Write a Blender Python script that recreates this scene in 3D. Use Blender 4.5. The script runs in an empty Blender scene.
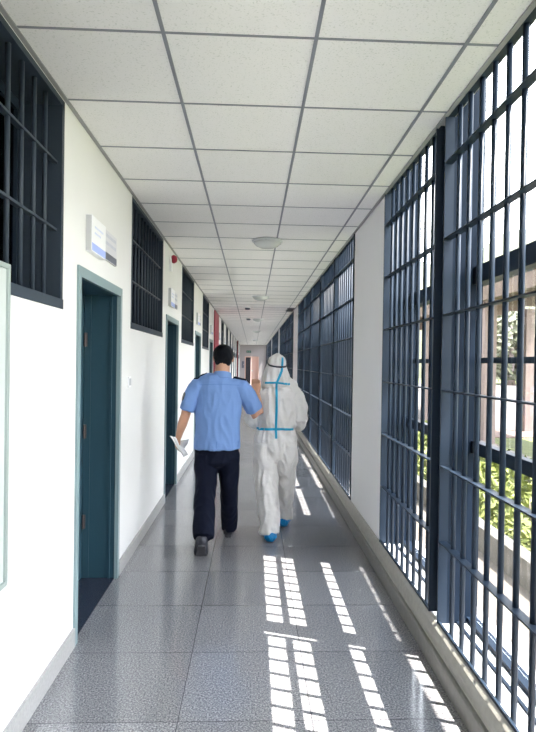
import bpy, bmesh, math, random
from mathutils import Vector, Matrix
from mathutils.bvhtree import BVHTree
random.seed(7)
S = bpy.context.scene
COL = S.collection
PI = math.pi

# ------------------------------------------------------------------ camera
F, CX, CY = 562.5264, 275.9543, 367.7674
yaw, pitch, roll = 0.0416, -0.0084, 0.0148
sy, cy, sp, cp = math.sin(yaw), math.cos(yaw), math.sin(pitch), math.cos(pitch)
fw = Vector((sy*cp, cy*cp, sp)); r0 = Vector((cy, -sy, 0)); u0 = r0.cross(fw)
rt = r0*math.cos(roll) + u0*math.sin(roll); up = -r0*math.sin(roll) + u0*math.cos(roll)
cd = bpy.data.cameras.new('camera'); cam = bpy.data.objects.new('camera', cd); COL.objects.link(cam)
M = Matrix((rt, up, -fw)).transposed().to_4x4(); M.translation = Vector((0, 0, 1.6)); cam.matrix_world = M
cd.sensor_fit = 'VERTICAL'; cd.sensor_height = 24.0; cd.lens = 24.0*F/732
cd.shift_x = -(CX-268)/732; cd.shift_y = (CY-366)/732
cd.clip_end = 600; cd.clip_start = .02
S.camera = cam

# ------------------------------------------------------------------ sky, sun, exposure
w = bpy.data.worlds.new('sky'); S.world = w; w.use_nodes = True
nt = w.node_tree; bgn = nt.nodes['Background']
tc = nt.nodes.new('ShaderNodeTexCoord'); sx = nt.nodes.new('ShaderNodeSeparateXYZ'); rp = nt.nodes.new('ShaderNodeValToRGB')
nt.links.new(tc.outputs['Generated'], sx.inputs[0]); nt.links.new(sx.outputs['Z'], rp.inputs[0]); nt.links.new(rp.outputs[0], bgn.inputs[0])
rp.color_ramp.elements[0].position = 0.0; rp.color_ramp.elements[0].color = (1, .985, .97, 1)
rp.color_ramp.elements[1].position = .8; rp.color_ramp.elements[1].color = (.74, .86, 1, 1)
bgn.inputs[1].default_value = 8.0
sd = bpy.data.lights.new('sun', 'SUN'); sun = bpy.data.objects.new('sun', sd); COL.objects.link(sun)
sd.energy = 24; sd.angle = math.radians(.25); sd.color = (1, .95, .87)
sun.rotation_euler = Vector((-1, .35, -2.85)).to_track_quat('-Z', 'Y').to_euler()
sun.location = (6, -2, 12)
vs = S.view_settings; vs.view_transform = 'Standard'; vs.look = 'None'; vs.gamma = 1; vs.use_curve_mapping = False
vs.exposure = .58
S.cycles.max_bounces = 12; S.cycles.diffuse_bounces = 8; S.cycles.glossy_bounces = 4; S.cycles.transparent_max_bounces = 24
S.cycles.sample_clamp_indirect = 8; S.cycles.use_denoising = True

# ------------------------------------------------------------------ helpers
def mat(name, col, rough=.6, metal=0, noise=0, nscale=8, bump=0, bscale=60, spec=.5, emis=None, estr=0):
    m = bpy.data.materials.new(name); m.use_nodes = True; n = m.node_tree.nodes; l = m.node_tree.links
    b = n['Principled BSDF']; b.inputs['Base Color'].default_value = (*col, 1); b.inputs['Roughness'].default_value = rough
    b.inputs['Metallic'].default_value = metal; b.inputs['Specular IOR Level'].default_value = spec
    t = n.new('ShaderNodeTexCoord')
    if noise:
        x = n.new('ShaderNodeTexNoise'); x.inputs['Scale'].default_value = nscale; x.inputs['Detail'].default_value = 6
        l.new(t.outputs['Object'], x.inputs['Vector'])
        r = n.new('ShaderNodeValToRGB'); l.new(x.outputs[0], r.inputs[0]); l.new(r.outputs[0], b.inputs['Base Color'])
        r.color_ramp.elements[0].position = .3; r.color_ramp.elements[1].position = .7
        r.color_ramp.elements[0].color = (*[c*(1-noise) for c in col], 1)
        r.color_ramp.elements[1].color = (*[min(1, c*(1+noise)) for c in col], 1)
    if bump:
        x = n.new('ShaderNodeTexNoise'); x.inputs['Scale'].default_value = bscale; x.inputs['Detail'].default_value = 4
        l.new(t.outputs['Object'], x.inputs['Vector'])
        bp = n.new('ShaderNodeBump'); bp.inputs['Strength'].default_value = bump; bp.inputs['Distance'].default_value = .02
        l.new(x.outputs[0], bp.inputs['Height']); l.new(bp.outputs[0], b.inputs['Normal'])
    if emis: b.inputs['Emission Color'].default_value = (*emis, 1); b.inputs['Emission Strength'].default_value = estr
    return m
def box(bm, x0, x1, y0, y1, z0, z1):
    v = [bm.verts.new(p) for p in ((x0,y0,z0),(x1,y0,z0),(x1,y1,z0),(x0,y1,z0),(x0,y0,z1),(x1,y0,z1),(x1,y1,z1),(x0,y1,z1))]
    for f in ((0,3,2,1),(4,5,6,7),(0,1,5,4),(1,2,6,5),(2,3,7,6),(3,0,4,7)): bm.faces.new([v[i] for i in f])
def boxes(*L):
    bm = bmesh.new()
    for b in L: box(bm, *b)
    return bm
def cyl(bm, p, q, r, n=12, r2=None):
    p, q = Vector(p), Vector(q); r2 = r if r2 is None else r2; t = (q-p).normalized()
    a = t.cross(Vector((0,0,1)) if abs(t.z) < .9 else Vector((0,1,0))).normalized(); b = t.cross(a)
    A = [bm.verts.new(p+(a*math.cos(2*PI*i/n)+b*math.sin(2*PI*i/n))*r) for i in range(n)]
    B = [bm.verts.new(q+(a*math.cos(2*PI*i/n)+b*math.sin(2*PI*i/n))*r2) for i in range(n)]
    for i in range(n): bm.faces.new((A[i], A[(i+1)%n], B[(i+1)%n], B[i]))
    bm.faces.new(A[::-1]); bm.faces.new(B)
def lathe(bm, prof, c=(0,0,0), n=32, axis='z'):
    rings = []
    for r, z in prof:
        ring = []
        for i in range(n):
            a = 2*PI*i/n; q = (r*math.cos(a), r*math.sin(a), z)
            if axis == 'x': q = (z, q[0], q[1])
            ring.append(bm.verts.new((c[0]+q[0], c[1]+q[1], c[2]+q[2])))
        rings.append(ring)
    for A, B in zip(rings, rings[1:]):
        for i in range(n): bm.faces.new((A[i], A[(i+1)%n], B[(i+1)%n], B[i]))
    bm.faces.new(rings[0][::-1]); bm.faces.new(rings[-1])
def prism(bm, prof, y0, y1):           # prof: (x,z) outline extruded along Y
    A = [bm.verts.new((x, y0, z)) for x, z in prof]; B = [bm.verts.new((x, y1, z)) for x, z in prof]; n = len(prof)
    for i in range(n): bm.faces.new((A[i], A[(i+1)%n], B[(i+1)%n], B[i]))
    bm.faces.new(A[::-1]); bm.faces.new(B)
def obj(name, bm, m, parent=None, smooth=False, bevel=0):
    me = bpy.data.meshes.new(name); bmesh.ops.recalc_face_normals(bm, faces=bm.faces[:]); bm.to_mesh(me); bm.free()
    o = bpy.data.objects.new(name, me); COL.objects.link(o); me.materials.append(m)
    if smooth:
        for p in me.polygons: p.use_smooth = True
    if bevel:
        b = o.modifiers.new('bevel', 'BEVEL'); b.width = bevel; b.segments = 2; b.limit_method = 'ANGLE'
    if parent: o.parent = parent
    return o
def struct(name, bm, m, **k):
    o = obj(name, bm, m, **k); o['kind'] = 'structure'; return o
def tag(o, label=None, cat=None, group=None, kind=None):
    if label: o['label'] = label
    if cat: o['category'] = cat
    if group: o['group'] = group
    if kind: o['kind'] = kind
    return o
def empty(name, loc, rz=0):
    o = bpy.data.objects.new(name, None); COL.objects.link(o); o.location = loc; o.rotation_euler = (0, 0, rz); o.empty_display_size = .1
    return o
def copy_tree(o, parent=None):
    c = o.copy(); COL.objects.link(c); c.parent = parent
    for ch in list(o.children): copy_tree(ch, c)
    return c

# ------------------------------------------------------------------ materials
M_wall = mat('white_paint', (.73, .73, .725), .55, noise=.02, nscale=2, bump=.05, bscale=120)
M_pillar = mat('grey_white_paint', (.86, .85, .86), .6, bump=.05, bscale=120)
M_tee = mat('ceiling_tee', (.26, .27, .31), .5, metal=.2)
M_angle = mat('wall_angle', (.3, .3, .31), .5)
M_steel = mat('navy_grey_steel', (.018, .029, .047), .42, spec=.14)
M_steel2 = mat('slate_steel', (.009, .016, .029), .5)
M_frame = mat('grey_blue_frame', (.03, .043, .062), .5, spec=.3)
M_base = mat('stone_skirting', (.36, .36, .355), .4, noise=.12, nscale=60)
M_curb = mat('cream_grey_curb', (.38, .365, .335), .6, noise=.08, nscale=25, bump=.1, bscale=40)
M_sill = mat('pale_stone_sill', (.66, .67, .7), .35, noise=.05, nscale=80)
M_casing = mat('pale_teal_metal', (.21, .29, .31), .4)
M_door = mat('dark_teal_metal', (.022, .062, .09), .4)
M_recess_shade = mat('recess_floor_shade', (.03, .035, .055), .25)  # shade of the door recess floor put into a dark colour
M_hinge = mat('bronze_hinge', (.1, .08, .08), .4, metal=.6)
M_white = mat('white_plastic', (.86, .87, .9), .3)
M_grey = mat('grey_plastic', (.5, .51, .53), .45)
M_blue = mat('pale_blue_print', (.35, .45, .85), .4)
M_dark = mat('dark_print', (.09, .1, .14), .4)
M_ink = mat('grey_ink', (.5, .52, .6), .6)
M_red = mat('red_paint', (.3, .01, .035), .45)
M_alum = mat('pale_green_aluminium', (.36, .42, .41), .35, metal=.3)
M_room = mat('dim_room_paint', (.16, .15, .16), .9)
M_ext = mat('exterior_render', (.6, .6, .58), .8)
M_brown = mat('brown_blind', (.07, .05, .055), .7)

def glass(name, tint=(1, 1, 1), refl=.5):
    m = bpy.data.materials.new(name); m.use_nodes = True; n = m.node_tree.nodes; l = m.node_tree.links; n.clear()
    o = n.new('ShaderNodeOutputMaterial'); mx = n.new('ShaderNodeMixShader'); t = n.new('ShaderNodeBsdfTransparent'); g = n.new('ShaderNodeBsdfGlossy')
    fr = n.new('ShaderNodeFresnel'); fr.inputs[0].default_value = 1.35; mu = n.new('ShaderNodeMath'); mu.operation = 'MULTIPLY'; mu.inputs[1].default_value = refl
    t.inputs[0].default_value = (*tint, 1); g.inputs['Roughness'].default_value = .03
    l.new(fr.outputs[0], mu.inputs[0]); l.new(mu.outputs[0], mx.inputs[0]); l.new(t.outputs[0], mx.inputs[1]); l.new(g.outputs[0], mx.inputs[2]); l.new(mx.outputs[0], o.inputs[0])
    return m
M_glass = glass('clear_glass', (.985, .98, .975), .22)
M_dglass = glass('dark_window_glass', (.5, .5, .55), 1.0)

def floor_mat():
    m = mat('speckled_granite', (.3, .3, .32), .2); n = m.node_tree.nodes; l = m.node_tree.links; b = n['Principled BSDF']
    g = n.new('ShaderNodeNewGeometry'); s = n.new('ShaderNodeSeparateXYZ'); l.new(g.outputs['Position'], s.inputs[0])
    def math_(op, a, bb):
        x = n.new('ShaderNodeMath'); x.operation = op
        for i, v in enumerate((a, bb)):
            if isinstance(v, (int, float)): x.inputs[i].default_value = v
            else: l.new(v, x.inputs[i])
        return x.outputs[0]
    def line(c, off):
        a = math_('ADD', c, off); a = math_('DIVIDE', a, .6); f = math_('FRACT', a, 0); d = math_('ABSOLUTE', math_('SUBTRACT', f, .5), 0)
        return math_('GREATER_THAN', d, .5-.0035)
    gr = math_('MAXIMUM', math_('MULTIPLY', line(s.outputs['X'], .31+6), math_('LESS_THAN', math_('ABSOLUTE', s.outputs['X'], 0), .6)), line(s.outputs['Y'], 30-2.5))
    def tile(c, off):
        return math_('FLOOR', math_('DIVIDE', math_('ADD', c, off), .6), 0)
    cmb = n.new('ShaderNodeCombineXYZ'); l.new(tile(s.outputs['X'], 6.31), cmb.inputs[0]); l.new(tile(s.outputs['Y'], 27.5), cmb.inputs[1])
    wn = n.new('ShaderNodeTexWhiteNoise'); l.new(cmb.outputs[0], wn.inputs['Vector'])
    no = n.new('ShaderNodeTexNoise'); no.inputs['Scale'].default_value = 120; no.inputs['Detail'].default_value = 5; no.inputs['Roughness'].default_value = .75; l.new(g.outputs['Position'], no.inputs['Vector'])
    r = n.new('ShaderNodeValToRGB'); l.new(no.outputs[0], r.inputs[0]); e = r.color_ramp.elements
    e[0].position = .38; e[0].color = (.07, .07, .08, 1); e[1].position = .62; e[1].color = (.41, .40, .41, 1)
    k = r.color_ramp.elements.new(.5); k.color = (.19, .19, .203, 1)
    tintn = n.new('ShaderNodeMapRange'); l.new(wn.outputs['Value'], tintn.inputs[0]); tintn.inputs[3].default_value = .9; tintn.inputs[4].default_value = 1.1
    vm = n.new('ShaderNodeVectorMath'); vm.operation = 'SCALE'; l.new(r.outputs[0], vm.inputs[0]); l.new(tintn.outputs[0], vm.inputs['Scale'])
    mx = n.new('ShaderNodeMixRGB'); l.new(gr, mx.inputs[0]); l.new(vm.outputs[0], mx.inputs[1]); mx.inputs[2].default_value = (.06, .06, .07, 1)
    l.new(mx.outputs[0], b.inputs['Base Color'])
    n2 = n.new('ShaderNodeTexNoise'); n2.inputs['Scale'].default_value = 5; l.new(g.outputs['Position'], n2.inputs['Vector'])
    mr = n.new('ShaderNodeMapRange'); l.new(n2.outputs[0], mr.inputs[0]); mr.inputs[1].default_value = .3; mr.inputs[2].default_value = .7; mr.inputs[3].default_value = .09; mr.inputs[4].default_value = .17
    l.new(mr.outputs[0], b.inputs['Roughness']); b.inputs['Specular IOR Level'].default_value = .85
    return m
def ceil_mat():
    m = mat('mineral_fibre_tile', (.74, .74, .72), .85); n = m.node_tree.nodes; l = m.node_tree.links; b = n['Principled BSDF']
    g = n.new('ShaderNodeNewGeometry'); no = n.new('ShaderNodeTexNoise'); no.inputs['Scale'].default_value = 110; no.inputs['Detail'].default_value = 2
    l.new(g.outputs['Position'], no.inputs['Vector']); r = n.new('ShaderNodeValToRGB'); l.new(no.outputs[0], r.inputs[0])
    r.color_ramp.elements[0].position = .28; r.color_ramp.elements[0].color = (.7, .7, .68, 1); r.color_ramp.elements[1].position = .42; r.color_ramp.elements[1].color = (.89, .872, .872, 1)
    l.new(r.outputs[0], b.inputs['Base Color']); return m
M_floor = floor_mat(); M_ceil = ceil_mat()

# ------------------------------------------------------------------ dimensions
XL, XR, H = -.981, .985, 2.93
Y0, Y1 = -3.0, 42.0
P = 3.2                                   # spacing of rooms on the left
doors = [3.17+P*k for k in range(-1, 12)]; DW = 1.04; DH = 2.13
wins = [1.35+P*k for k in range(-1, 13)]; WW = 1.59; WZ0, WZ1 = 1.86, 2.92

# floor / ceiling / roof
struct('floor', boxes((-4, 1.3, Y0-.2, Y1+.2, -.15, 0)), M_floor)
struct('ceiling', boxes((XL-.02, 1.02, Y0, Y1, H, H+.025)), M_ceil)
bm = bmesh.new()
for x in (-.38, .241, .862): box(bm, x-.008, x+.008, Y0, Y1, H-.004, H+.001)
y = 2.302-.6213*8
while y < Y1:
    box(bm, XL, 1.0, y-.006, y+.006, H-.003, H+.001); y += .6213
struct('trim_1', bm, M_tee)
bm = bmesh.new(); box(bm, XL, XL+.022, Y0, Y1, H-.006, H+.001); box(bm, .998, 1.021, Y0, Y1, H-.006, H+.03)
struct('trim_2', bm, M_angle)
bm = bmesh.new(); box(bm, 1.0, 1.075, Y0, Y1, 2.94, 2.965); struct('trim_5', bm, M_angle)
struct('trim_3', boxes((-4.2, 1.34, Y0-.2, Y1+.2, 3.56, 3.7)), M_ext)

# left wall with its openings
bm = bmesh.new(); XB = -1.3
cuts = sorted([(a, a+DW, 'd') for a in doors] + [(a, a+WW, 'w') for a in wins if a+WW < Y1])
y = Y0
for a, b, k in cuts:
    if a > y: box(bm, XB, XL, y, a, 0, 3.56)
    if k == 'd': box(bm, XB, XL, a, b, DH, 3.56)
    else: box(bm, XB, XL, a, b, 0, WZ0); box(bm, XB, XL, a, b, WZ1, 3.56)
    y = b
box(bm, XB, XL, y, Y1, 0, 3.56)
struct('wall_left', bm, M_wall)
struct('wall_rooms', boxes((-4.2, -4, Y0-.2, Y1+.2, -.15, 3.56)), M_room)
bm = bmesh.new(); y = Y0
for a in doors:
    if a > y: box(bm, XL-.002, XL+.014, y, a, 0, .105)
    y = a+DW
box(bm, XL-.002, XL+.014, y, Y1, 0, .105)
struct('baseboard_left', bm, M_base)
struct('wall_back', boxes((-4.2, 1.34, Y0-.2, Y0, -.15, 3.56)), M_wall)

# end wall with its doorway
M_end = mat('grey_end_wall', (.33, .31, .32), .7)
struct('wall_end', boxes((-4.2, -.58, Y1, Y1+.2, -.15, 3.56), (.46, 1.34, Y1, Y1+.2, -.15, 3.56), (-.58, .46, Y1, Y1+.2, 2.06, 3.56)), M_end)
struct('wall_beyond', boxes((-1.5, 1.6, Y1+2.8, Y1+3, -.15, 3)), mat('pinkish_wall', (.55, .42, .38), .8))

# right side: curb, sill, pillars, outer wall head
cur = [(.985, 0), (.985, .1), (.992, .115), (.99, .15), (.998, .19), (1.012, .212), (1.03, .215), (1.03, 0)]
RW = [(-2.85, 4.36), (5.68, 12.8), (14.2, 21.3), (22.6, 29.7), (31.0, 38.1), (38.7, 41.9)]
bm = bmesh.new(); prism(bm, cur, Y0, Y1); struct('trim_4', bm, M_curb)
bm = bmesh.new(); prism(bm, [(.968, 0), (.968, .098), (.974, .105), (.99, .105), (.99, 0)], Y0, Y1); struct('baseboard_right', bm, mat('shaded_skirting', (.2, .195, .185), .5, noise=.1, nscale=30))  # skirting colour darkened to carry the shade near the floor
bm = bmesh.new()
for a, b in RW: box(bm, 1.028, 1.3, a, b, .0, .2)
struct('wall_sill', bm, M_sill)
edges = [Y0] + [v for ab in RW for v in ab] + [Y1+.2]
for i in range(0, len(edges), 2):
    struct('wall_right' if i == 0 else 'wall_right_%d' % (i//2), boxes((1.02, 1.3, edges[i], edges[i+1], 0, 3.56)), M_pillar)
struct('wall_foundation', boxes((1.3, 1.34, Y0-.2, Y1+.2, -.45, .19)), M_ext)
struct('wall_facade', boxes((1.17, 1.34, Y0-.2, Y1+.2, 3.56, 8.4)), M_ext)

# outside: added unseen blades on arms at the pillars, cutting the floor sun patches
M_blade = mat('blocker_metal', (.5, .5, .5), .5)
sh = empty('sun_blocker', (1.34, 0, 6.5))
tag(sh, 'long pale metal sunshade blades on arms high outside the barred windows', 'sun_blocker')
def blade(y0, y1, h0, h1):
    o = obj('blade', boxes((3.0-1.34, 3.012-1.34, y0, y1, h0-6.5, h1-6.5)), M_blade, sh)
blade(-4, 41, 7.26, 7.44); blade(-4, 41, 6.105, 6.63)
for a in (2.43, 4.9, 9.2, 13.7, 18.4): blade(a, a+1.36 if a > 4 else 3.75, 5.84, 6.045)
for ya in (4.0, 12.35, 20.7, 29.0):
    obj('arm', boxes((0, 1.66, ya, ya+.05, .1, .16)), M_blade, sh); obj('arm', boxes((0, 1.66, ya, ya+.05, .88, .93)), M_blade, sh)
    obj('hanger', boxes((1.672, 1.70, ya, ya+.05, -.66, .96)), M_blade, sh)

# ------------------------------------------------------------------ outer windows (aluminium frames and glass)
def window_right(n, a, b):
    root = empty('window_%d' % n, (1.22, a, .2)); root['kind'] = 'structure'
    X0 = 1.22
    def part(name, m, *L):
        return obj(name, boxes(*[(x0-X0, x1-X0, y0-a, y1-a, z0-.2, z1-.2) for x0, x1, y0, y1, z0, z1 in L]), m, root)
    part('transom', M_steel, (1.2, 1.285, a, b, 2.045, 2.14))
    part('transom', M_steel, (1.2, 1.243, a, b, 1.125, 1.19))
    part('meeting_rail', M_steel, (1.235, 1.255, a, b, 1.615, 1.645))
    part('sill_track', M_steel2, (1.125, 1.14, a, b, .2, .212), (1.19, 1.25, a, b, .2, .225))
    y = b; pitch_ = 1.355 if n == 1 else 1.07 if n == 6 else (b-a-.01)/5
    k = 0
    while y > a+.3:
        if k: part('mullion', M_steel2, (1.06, 1.18, y-.005, y+.1, .2, 3.56)); part('stile', M_steel2, (1.18, 1.25, y+.02, y+.08, .2, 3.56))
        else: part('jamb', M_steel2, (1.03, 1.3, y-.012, y, .2, 3.56))
        ya = max(a, y-pitch_)
        g = part('pane', M_glass, (1.226, 1.230, ya+.09, y-.01, .226, 3.56))
        y = (b-1.355 if n == 1 else b-pitch_-.1) if k == 0 else y-pitch_; k += 1
    return root

# ------------------------------------------------------------------ interior security grilles on the right
PW = 1.16
def make_grille(width):
    root = empty('security_grille', (0, 0, 0))
    z0, z1 = .215, 2.94
    def part(name, L): return obj(name, boxes(*L), M_steel, root)
    part('frame', [(-.02, .03, 0, .012, z0, z1), (-.02, .03, width-.012, width, z0, z1), (-.015, -.003, .012, width-.012, z0-.003, z0+.012)])
    rail0 = None
    for k in range(6):
        z = .655+.405*k
        if rail0 is None: rail0 = obj('rail', boxes((-.02, .022, .012, width-.012, -.004, .004)), M_steel, root); r = rail0
        else: r = rail0.copy(); COL.objects.link(r)
        r.location = (0, 0, z); r.parent = root
    obj('head_rail', boxes((-.02, .03, .012, width-.012, z1-.012, z1)), M_steel, root)
    n = 8; b0 = None
    for i in range(n):
        yy = width*(i+1)/(n+1)
        if b0 is None:
            bm = bmesh.new(); cyl(bm, (0, 0, z0-.016), (0, 0, z1-.01), .0125); b0 = obj('bar', bm, M_steel, root, smooth=True); c = b0
        else: c = b0.copy(); COL.objects.link(c)
        c.location = (.012, yy, 0); c.parent = root
    return root
words = ['first', 'second', 'third', 'fourth', 'fifth', 'sixth']
g0 = None
for wi, (a, b) in enumerate(RW):
    if wi == 0: ys = [4.357-1.24-1.378*k for k in range(3)]
    elif wi == 5: ys = [a+.005+1.07*k for k in range(3)]
    else: ys = [a+.005+(b-a-.01)/5*k for k in range(5)]
    for k, yy in enumerate(ys):
        if g0 is None: g = g0 = make_grille(1.24)
        else: g = copy_tree(g0)
        if wi > 0: g.scale = (1, ((.958 if wi == 5 else (b-a-.01)/5-.112))/1.24, 1)
        g.location = (1.03, yy, 0)
        if wi == 0:
            lab = ['tall dark steel grille panel fixed against the near side of the wide white pillar',
                   'tall dark steel grille panel nearest the camera, at the right edge of the view'][k] if k < 2 else 'dark steel grille panel of the near window, just outside the right edge of the view'
            gr = 'grille panels of the near window'
        elif wi == 1:
            lab = 'dark steel grille panel, %s one beyond the wide white pillar' % words[k]; gr = 'grille panels of the second window'
        else:
            lab = ['', '', 'small dark grille panel in the third barred window', 'tiny dark grille panel in the fourth barred window', 'tiny dark grille panel in the fifth barred window', 'tiny dark grille panel in the last barred window'][wi]; lab += ', ' + words[k] + ' from its near end'; gr = 'grille panels of the %s window' % ['', '', 'third', 'fourth', 'fifth', 'last'][wi]
        tag(g, lab, 'grille', gr)
for wi, (a, b) in enumerate(RW): window_right(wi+1, a, b)

# ------------------------------------------------------------------ left windows
def make_left_window():
    root = empty('window_7', (0, 0, 0)); root['kind'] = 'structure'
    d = .30
    def part(name, m, *L): return obj(name, boxes(*L), m, root)
    part('frame', M_frame, (-d, 0, 0, .035, 0, 1.06), (-d, 0, WW-.035, WW, 0, 1.06), (-d, .004, 0, WW, 0, .05), (-d, 0, 0, WW, 1.03, 1.06))
    part('sash', M_steel, (-.24, -.2, .035, .09, .05, 1.03), (-.24, -.2, WW-.09, WW-.035, .05, 1.03), (-.24, -.2, WW/2-.03, WW/2+.03, .05, 1.03),
         (-.24, -.2, .035, WW-.035, .05, .1), (-.24, -.2, .035, WW-.035, .98, 1.03))
    part('pane', M_dglass, (-.222, -.218, .09, WW/2-.03, .1, .98)); part('pane', M_dglass, (-.222, -.218, WW/2+.03, WW-.09, .1, .98))
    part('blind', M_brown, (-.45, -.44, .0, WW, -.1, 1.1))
    return root
def make_left_grille():
    root = empty('window_grille', (0, 0, 0))
    part = lambda name, *L: obj(name, boxes(*L), M_frame, root)
    for z in (.40, .74): part('rail', (-.05, -.02, .035, WW-.035, z-.006, z+.006))
    n = 10
    for i in range(n):
        yy = .035+(WW-.07)*(i+1)/(n+1)
        bm = bmesh.new(); cyl(bm, (-.035, yy, .045), (-.035, yy, 1.032), .011); obj('bar', bm, M_frame, root, smooth=True)
    return root
lw = lg = None
near = {1: 'barred high window grille at the upper left, nearest the camera', 2: 'high window grille between the first and the second teal door',
        3: 'high window grille just past the second teal door', 4: 'short distant high window grille past the third teal door'}
for i, a in enumerate(wins):
    if a+WW > Y1 or i == 0: continue
    if lw is None: w_ = lw = make_left_window(); g = lg = make_left_grille()
    else: w_ = copy_tree(lw); g = copy_tree(lg); w_.name = 'window_%d' % (i+7)
    w_.location = g.location = (XL, a, WZ0)
    ORD = ['', '', '', '', '', 'fifth', 'sixth', 'seventh', 'eighth', 'ninth', 'tenth', 'eleventh', 'twelfth', 'last', 'last']
    lab = near.get(i, 'high window grille behind the tall dark red board' if i == 5 else 'tiny far high window grille, %s one along the left wall' % ORD[i])
    tag(g, lab, 'window grille', 'window grilles of the left wall')

# ------------------------------------------------------------------ doors on the left
def make_door():
    root = empty('door_1', (0, 0, 0)); root['kind'] = 'structure'
    def part(name, m, *L, **k): return obj(name, boxes(*L), m, k.get('p', root), bevel=k.get('bevel', 0))
    # casing, flush light teal frame around the opening
    part('casing', M_casing, (-.014, .012, 0, .05, 0, DH), (-.014, .012, DW-.05, DW, 0, DH), (-.014, .012, .05, DW-.05, DH-.06, DH))
    part('jamb', M_door, (-.3, -.014, 0, .045, 0, DH), (-.3, -.014, DW-.045, DW, 0, DH), (-.3, -.014, .045, DW-.045, DH-.055, DH),
         (-.245, -.2, DW-.05, DW-.035, 0, DH-.045), (-.06, -.045, DW-.058, DW-.05, 0, DH-.06), (-.06, -.045, .05, .058, 0, DH-.06))
    lf = part('leaf', M_door, (-.29, -.25, .04, DW-.04, .008, DH-.05), bevel=.003)
    part('panel_moulding', M_door, (-.25, -.244, .16, .88, .2, .95), (-.25, -.244, .16, .88, 1.1, 1.95), p=lf, bevel=.003)
    h = part('handle', M_hinge, (-.25, -.235, .08, .12, .95, 1.15), p=lf, bevel=.004)
    bm = bmesh.new(); cyl(bm, (-.24, .1, 1.05), (-.2, .1, 1.05), .008); cyl(bm, (-.2, .1, 1.05), (-.2, .21, 1.05), .008); obj('lever', bm, M_hinge, root)
    for z in (.42, 1.08, 1.75):
        bm = bmesh.new(); cyl(bm, (-.238, DW-.062, z-.05), (-.238, DW-.062, z+.05), .009); box(bm, -.245, -.225, DW-.055, DW-.045, z-.05, z+.05); obj('hinge', bm, M_hinge, root)
    part('recess_shade', M_recess_shade, (-.3, -.012, .035, DW-.035, 0, .006))  # dark sheet stands in for shade on the recess floor
    return root
def make_sign():
    root = empty('room_sign', (0, 0, 0))
    b = obj('sign_box', boxes((0, .035, 0, .31, 0, .21)), M_white, root, bevel=.002)
    obj('side_panel', boxes((.002, .033, -.004, 0, .003, .207)), M_grey, b)
    obj('colour_strip', boxes((.035, .0362, .006, .305, .006, .05)), M_blue, b)
    bm = bmesh.new()
    for r, z in ((0, .145), (1, .11)):
        for k in range(7 if r == 0 else 5): box(bm, .035, .0358, .06+k*.028, .06+k*.028+.018, z, z+.012)
    obj('print', bm, mat('faint_print', (.6, .66, .85), .6), b)
    p = obj('name_plate', boxes((0, .015, .335, .68, .02, .215)), M_grey, root, bevel=.002)
    p.data.materials[0] = mat('silver_plate', (.62, .62, .66), .4)
    obj('lower_strip', boxes((.015, .0162, .34, .675, .024, .07)), M_dark, p)
    bm = bmesh.new()
    for r, z in ((0, .17), (1, .12)):
        for k in range(8): box(bm, .015, .0158, .375+k*.036, .375+k*.036+.024, z, z+.022)
    obj('print', bm, M_ink, p)
    return root
d0 = s0 = None
dn = {1: 'above the nearest teal door', 2: 'above the second teal door', 3: 'above the third teal door', 4: 'above the fourth teal door'}
for i, a in enumerate(doors):
    if i == 0: continue
    if d0 is None: d_ = d0 = make_door(); s_ = s0 = make_sign()
    else: d_ = copy_tree(d0); s_ = copy_tree(s0)
    d_.name = 'door_%d' % i
    d_.location = (XL, a, 0); s_.location = (XL, a+.155, 2.24)
    tag(s_, 'white room sign box and silver name plate ' + dn.get(i, 'above the %s teal door' % ['', '', '', '', '', 'fifth', 'sixth', 'seventh', 'eighth', 'ninth', 'tenth', 'last but one', 'very last'][i]), 'sign', 'room signs')

# end door
root = empty('door_20', (-.06, Y1, 0)); root['kind'] = 'structure'
M_pink = mat('pinkish_wood', (.62, .4, .34), .5)
obj('frame', boxes((-.52, -.46, -.03, .22, 0, 2.06), (.46, .52, -.03, .22, 0, 2.06), (-.46, .46, -.03, .22, 2.0, 2.06)), M_pink, root)
lf = obj('leaf', boxes((-.05, .46, .05, .1, .01, 2.0)), M_pink, root)
obj('glazed_leaf', boxes((-.46, -.07, .12, .16, .01, 2.0)), mat('dark_glazed_leaf', (.03, .03, .04), .2), root)
obj('notice', boxes((-.03, .1, .045, .055, .95, 1.05)), M_grey, lf)

# ------------------------------------------------------------------ wall and ceiling fittings
lamp0 = None
for k, y in enumerate((6.1, 11.25, 17.0, 23.5, 32.5)):
    if lamp0 is None:
        root = lamp0 = empty('ceiling_lamp', (0, 0, 0))
        bm = bmesh.new(); lathe(bm, [(.165, 0), (.17, -.008), (.165, -.02), (.15, -.022)]); obj('rim', bm, mat('lamp_rim', (.6, .62, .64), .3, metal=.4), root, smooth=True)
        bm = bmesh.new(); lathe(bm, [(.15, -.018), (.145, -.035), (.12, -.06), (.08, -.078), (.03, -.086), (.002, -.087)]); obj('glass_bowl', bm, mat('frosted_glass', (.62, .64, .64), .25), root, smooth=True)
        bm = bmesh.new()
        for a in range(3):
            t = a*2*PI/3+.4; box(bm, .155*math.cos(t)-.01, .155*math.cos(t)+.01, .155*math.sin(t)-.01, .155*math.sin(t)+.01, -.028, -.018)
        obj('clip', bm, M_grey, root)
    else: root = copy_tree(lamp0)
    root.location = (.14, y, H-.004)
    tag(root, ['round frosted bowl ceiling lamp nearest the camera', 'second round frosted ceiling lamp down the corridor', 'third round ceiling lamp down the corridor',
               'fourth ceiling lamp, tiny and far away', 'last ceiling lamp before the end wall'][k], 'ceiling lamp', 'frosted ceiling lamps')
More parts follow.
